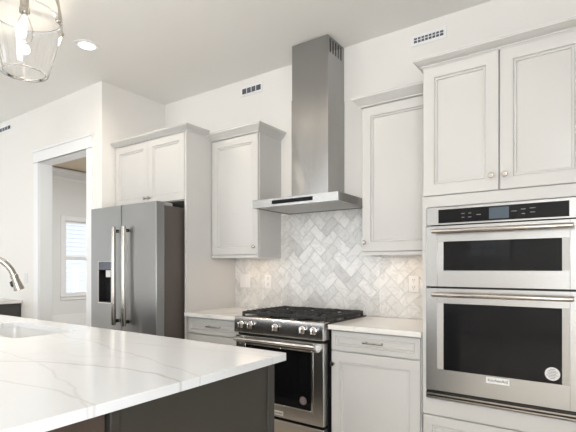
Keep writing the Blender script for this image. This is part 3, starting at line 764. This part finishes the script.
MB().tube([q + side * .022 - dv * .014, q + side * .029 - dv * .010, q + side * .030 + dv * .012, q + side * .025 + dv * .016], [.006, .008, .008, .006], 10).build('spray_button', 'black', hdm)
MB().tube([(fx + .02, fy, .95), (fx + .05, fy, .953), (fx + .09, fy - .01, .99), (fx + .12, fy - .015, 1.03)], [.009, .008, .006, .006], 10).build('lever', 'nickel', fa)

# ------------------------------------------------------------------ dark cabinet run at the doorway wall
bc = thing('side_cabinet', 'dark cabinet under a white top at the wall left of the doorway', 'cabinet', (-4.0, -1.05, 0))
MB().box(-4.9, -1.36, .10, -3.20, YD - .004, .880).build('body', mat('charcoal_paint', (.050, .048, .046), .45), bc, .002)
MB().box(-4.85, -1.30, 0, -3.22, YD - .02, .10).build('toe_kick', 'island', bc)
for k in range(3):
    a = -4.9 + k * .5667
    dr = MB().panel(a + .003, a + .563, .115, .872, -1.38).build('door', 'island', bc)
    knob(dr, a + .52, -1.38, .80)
tag(MB().box(-4.93, -1.40, .882, -3.168, YD - .002, .914).build('countertop', 'quartz_small', None, .003), 'white countertop on the dark cabinet left of the doorway', 'countertop')

# ------------------------------------------------------------------ pendant lamp
px, py = -.225, -2.06
pd = thing('pendant_lamp', 'clear glass pendant lamp with curved metal straps above the island, nearer the range', 'lamp', (px, py, 2.27))
zr, zb = 2.625, 2.310
prof = [(.098, zb + .012), (.104, zb), (.110, zb + .004), (.118, zb + .03), (.150, zb + .15), (.172, zb + .235), (.178, zr - .012), (.176, zr)]
mb = MB(); mb.lathe([(r, z) for r, z in prof], (px, py, 0), 'z', 48, False, False)
gl = mb.build('glass_shade', 'glass', pd, sharp=2.0); s_ = gl.modifiers.new('solid', 'SOLIDIFY'); s_.thickness = .0035; s_.offset = 0
hub = 2.86
for k in range(4):
    an = math.radians((35, 80, 215, 260)[k]); cs, sn = math.cos(an), math.sin(an)
    pts = []
    for i in range(13):
        t = i / 12 * PI / 2
        r = .024 + (.185 - .024) * math.sin(t) ** .8; z = zr - .03 + (hub - zr + .03) * math.cos(t) ** .9
        pts.append((px + cs * r, py + sn * r, z))
    pts.append((px + cs * .184, py + sn * .184, zr - .055))
    mb = MB()
    up = Vector((-sn, cs, 0)); rings = []
    for i, p in enumerate(pts):
        p = Vector(p); t = (Vector(pts[min(i+1, len(pts)-1)]) - Vector(pts[max(i-1, 0)])).normalized(); nrm = t.cross(up)
        rings.append([p + up * .011 + nrm * .0015, p - up * .011 + nrm * .0015, p - up * .011 - nrm * .0015, p + up * .011 - nrm * .0015])
    mb.loft(rings, smooth=False)
    st = mb.build('strap', 'nickel', pd, sharp=.9)
    e = Vector((px + cs * .187, py + sn * .187, zr - .035))
    MB().tube([e - Vector((cs, sn, 0)) * .022, e - Vector((cs, sn, 0)) * .014, e + Vector((cs, sn, 0)) * .004, e + Vector((cs, sn, 0)) * .008], [.009, .009, .009, .006], 12).build('clamp', 'nickel', st)
MB().lathe([(.006, hub + .03), (.022, hub + .028), (.028, hub + .01), (.028, hub - .012), (.008, hub - .02), (.007, 2.74), (.018, 2.735), (.021, 2.725), (.021, 2.66), (.025, 2.655), (.025, 2.632), (.012, 2.63)], (px, py, 0), 'z', 24).build('socket', 'nickel', pd)
MB().lathe([(.006, hub + .03), (.006, CEIL - .03), (.06, CEIL - .028), (.065, CEIL - .001)], (px, py, 0), 'z', 24).build('rod', 'nickel', pd)
bl = MB().lathe([(.012, 2.632), (.015, 2.62), (.028, 2.59), (.040, 2.55), (.041, 2.525), (.034, 2.495), (.016, 2.474), (.002, 2.47)], (px, py, 0), 'z', 24).build('bulb', 'glass', pd, sharp=2.0)
s_ = bl.modifiers.new('solid', 'SOLIDIFY'); s_.thickness = .0015; s_.offset = -1
MB().lathe([(.004, 2.62), (.008, 2.60), (.011, 2.55), (.010, 2.52), (.002, 2.50)], (px, py, 0), 'z', 16).build('filament', 'bulb', bl)
# the next pendant of the row hangs just past the left edge of the photograph and is mirrored in the hood
p2 = pd.copy(); COL.objects.link(p2); p2.location.x -= .78
p2['label'] = 'clear glass pendant lamp with curved metal straps above the sink of the island'
for ch in list(pd.children):
    c2 = ch.copy(); COL.objects.link(c2); c2.parent = p2
    for g in ch.children:
        g2 = g.copy(); COL.objects.link(g2); g2.parent = c2
for o_ in (pd, p2): o_['group'] = 'pendant lamps above the island'
for x in (px, px - .78):
    l = bpy.data.lights.new('pendant_glow', 'POINT'); l.energy = 18; l.color = (1, .86, .68); l.shadow_soft_size = .025
    o = bpy.data.objects.new('pendant_glow', l); COL.objects.link(o); o.location = (x, py, 2.44)
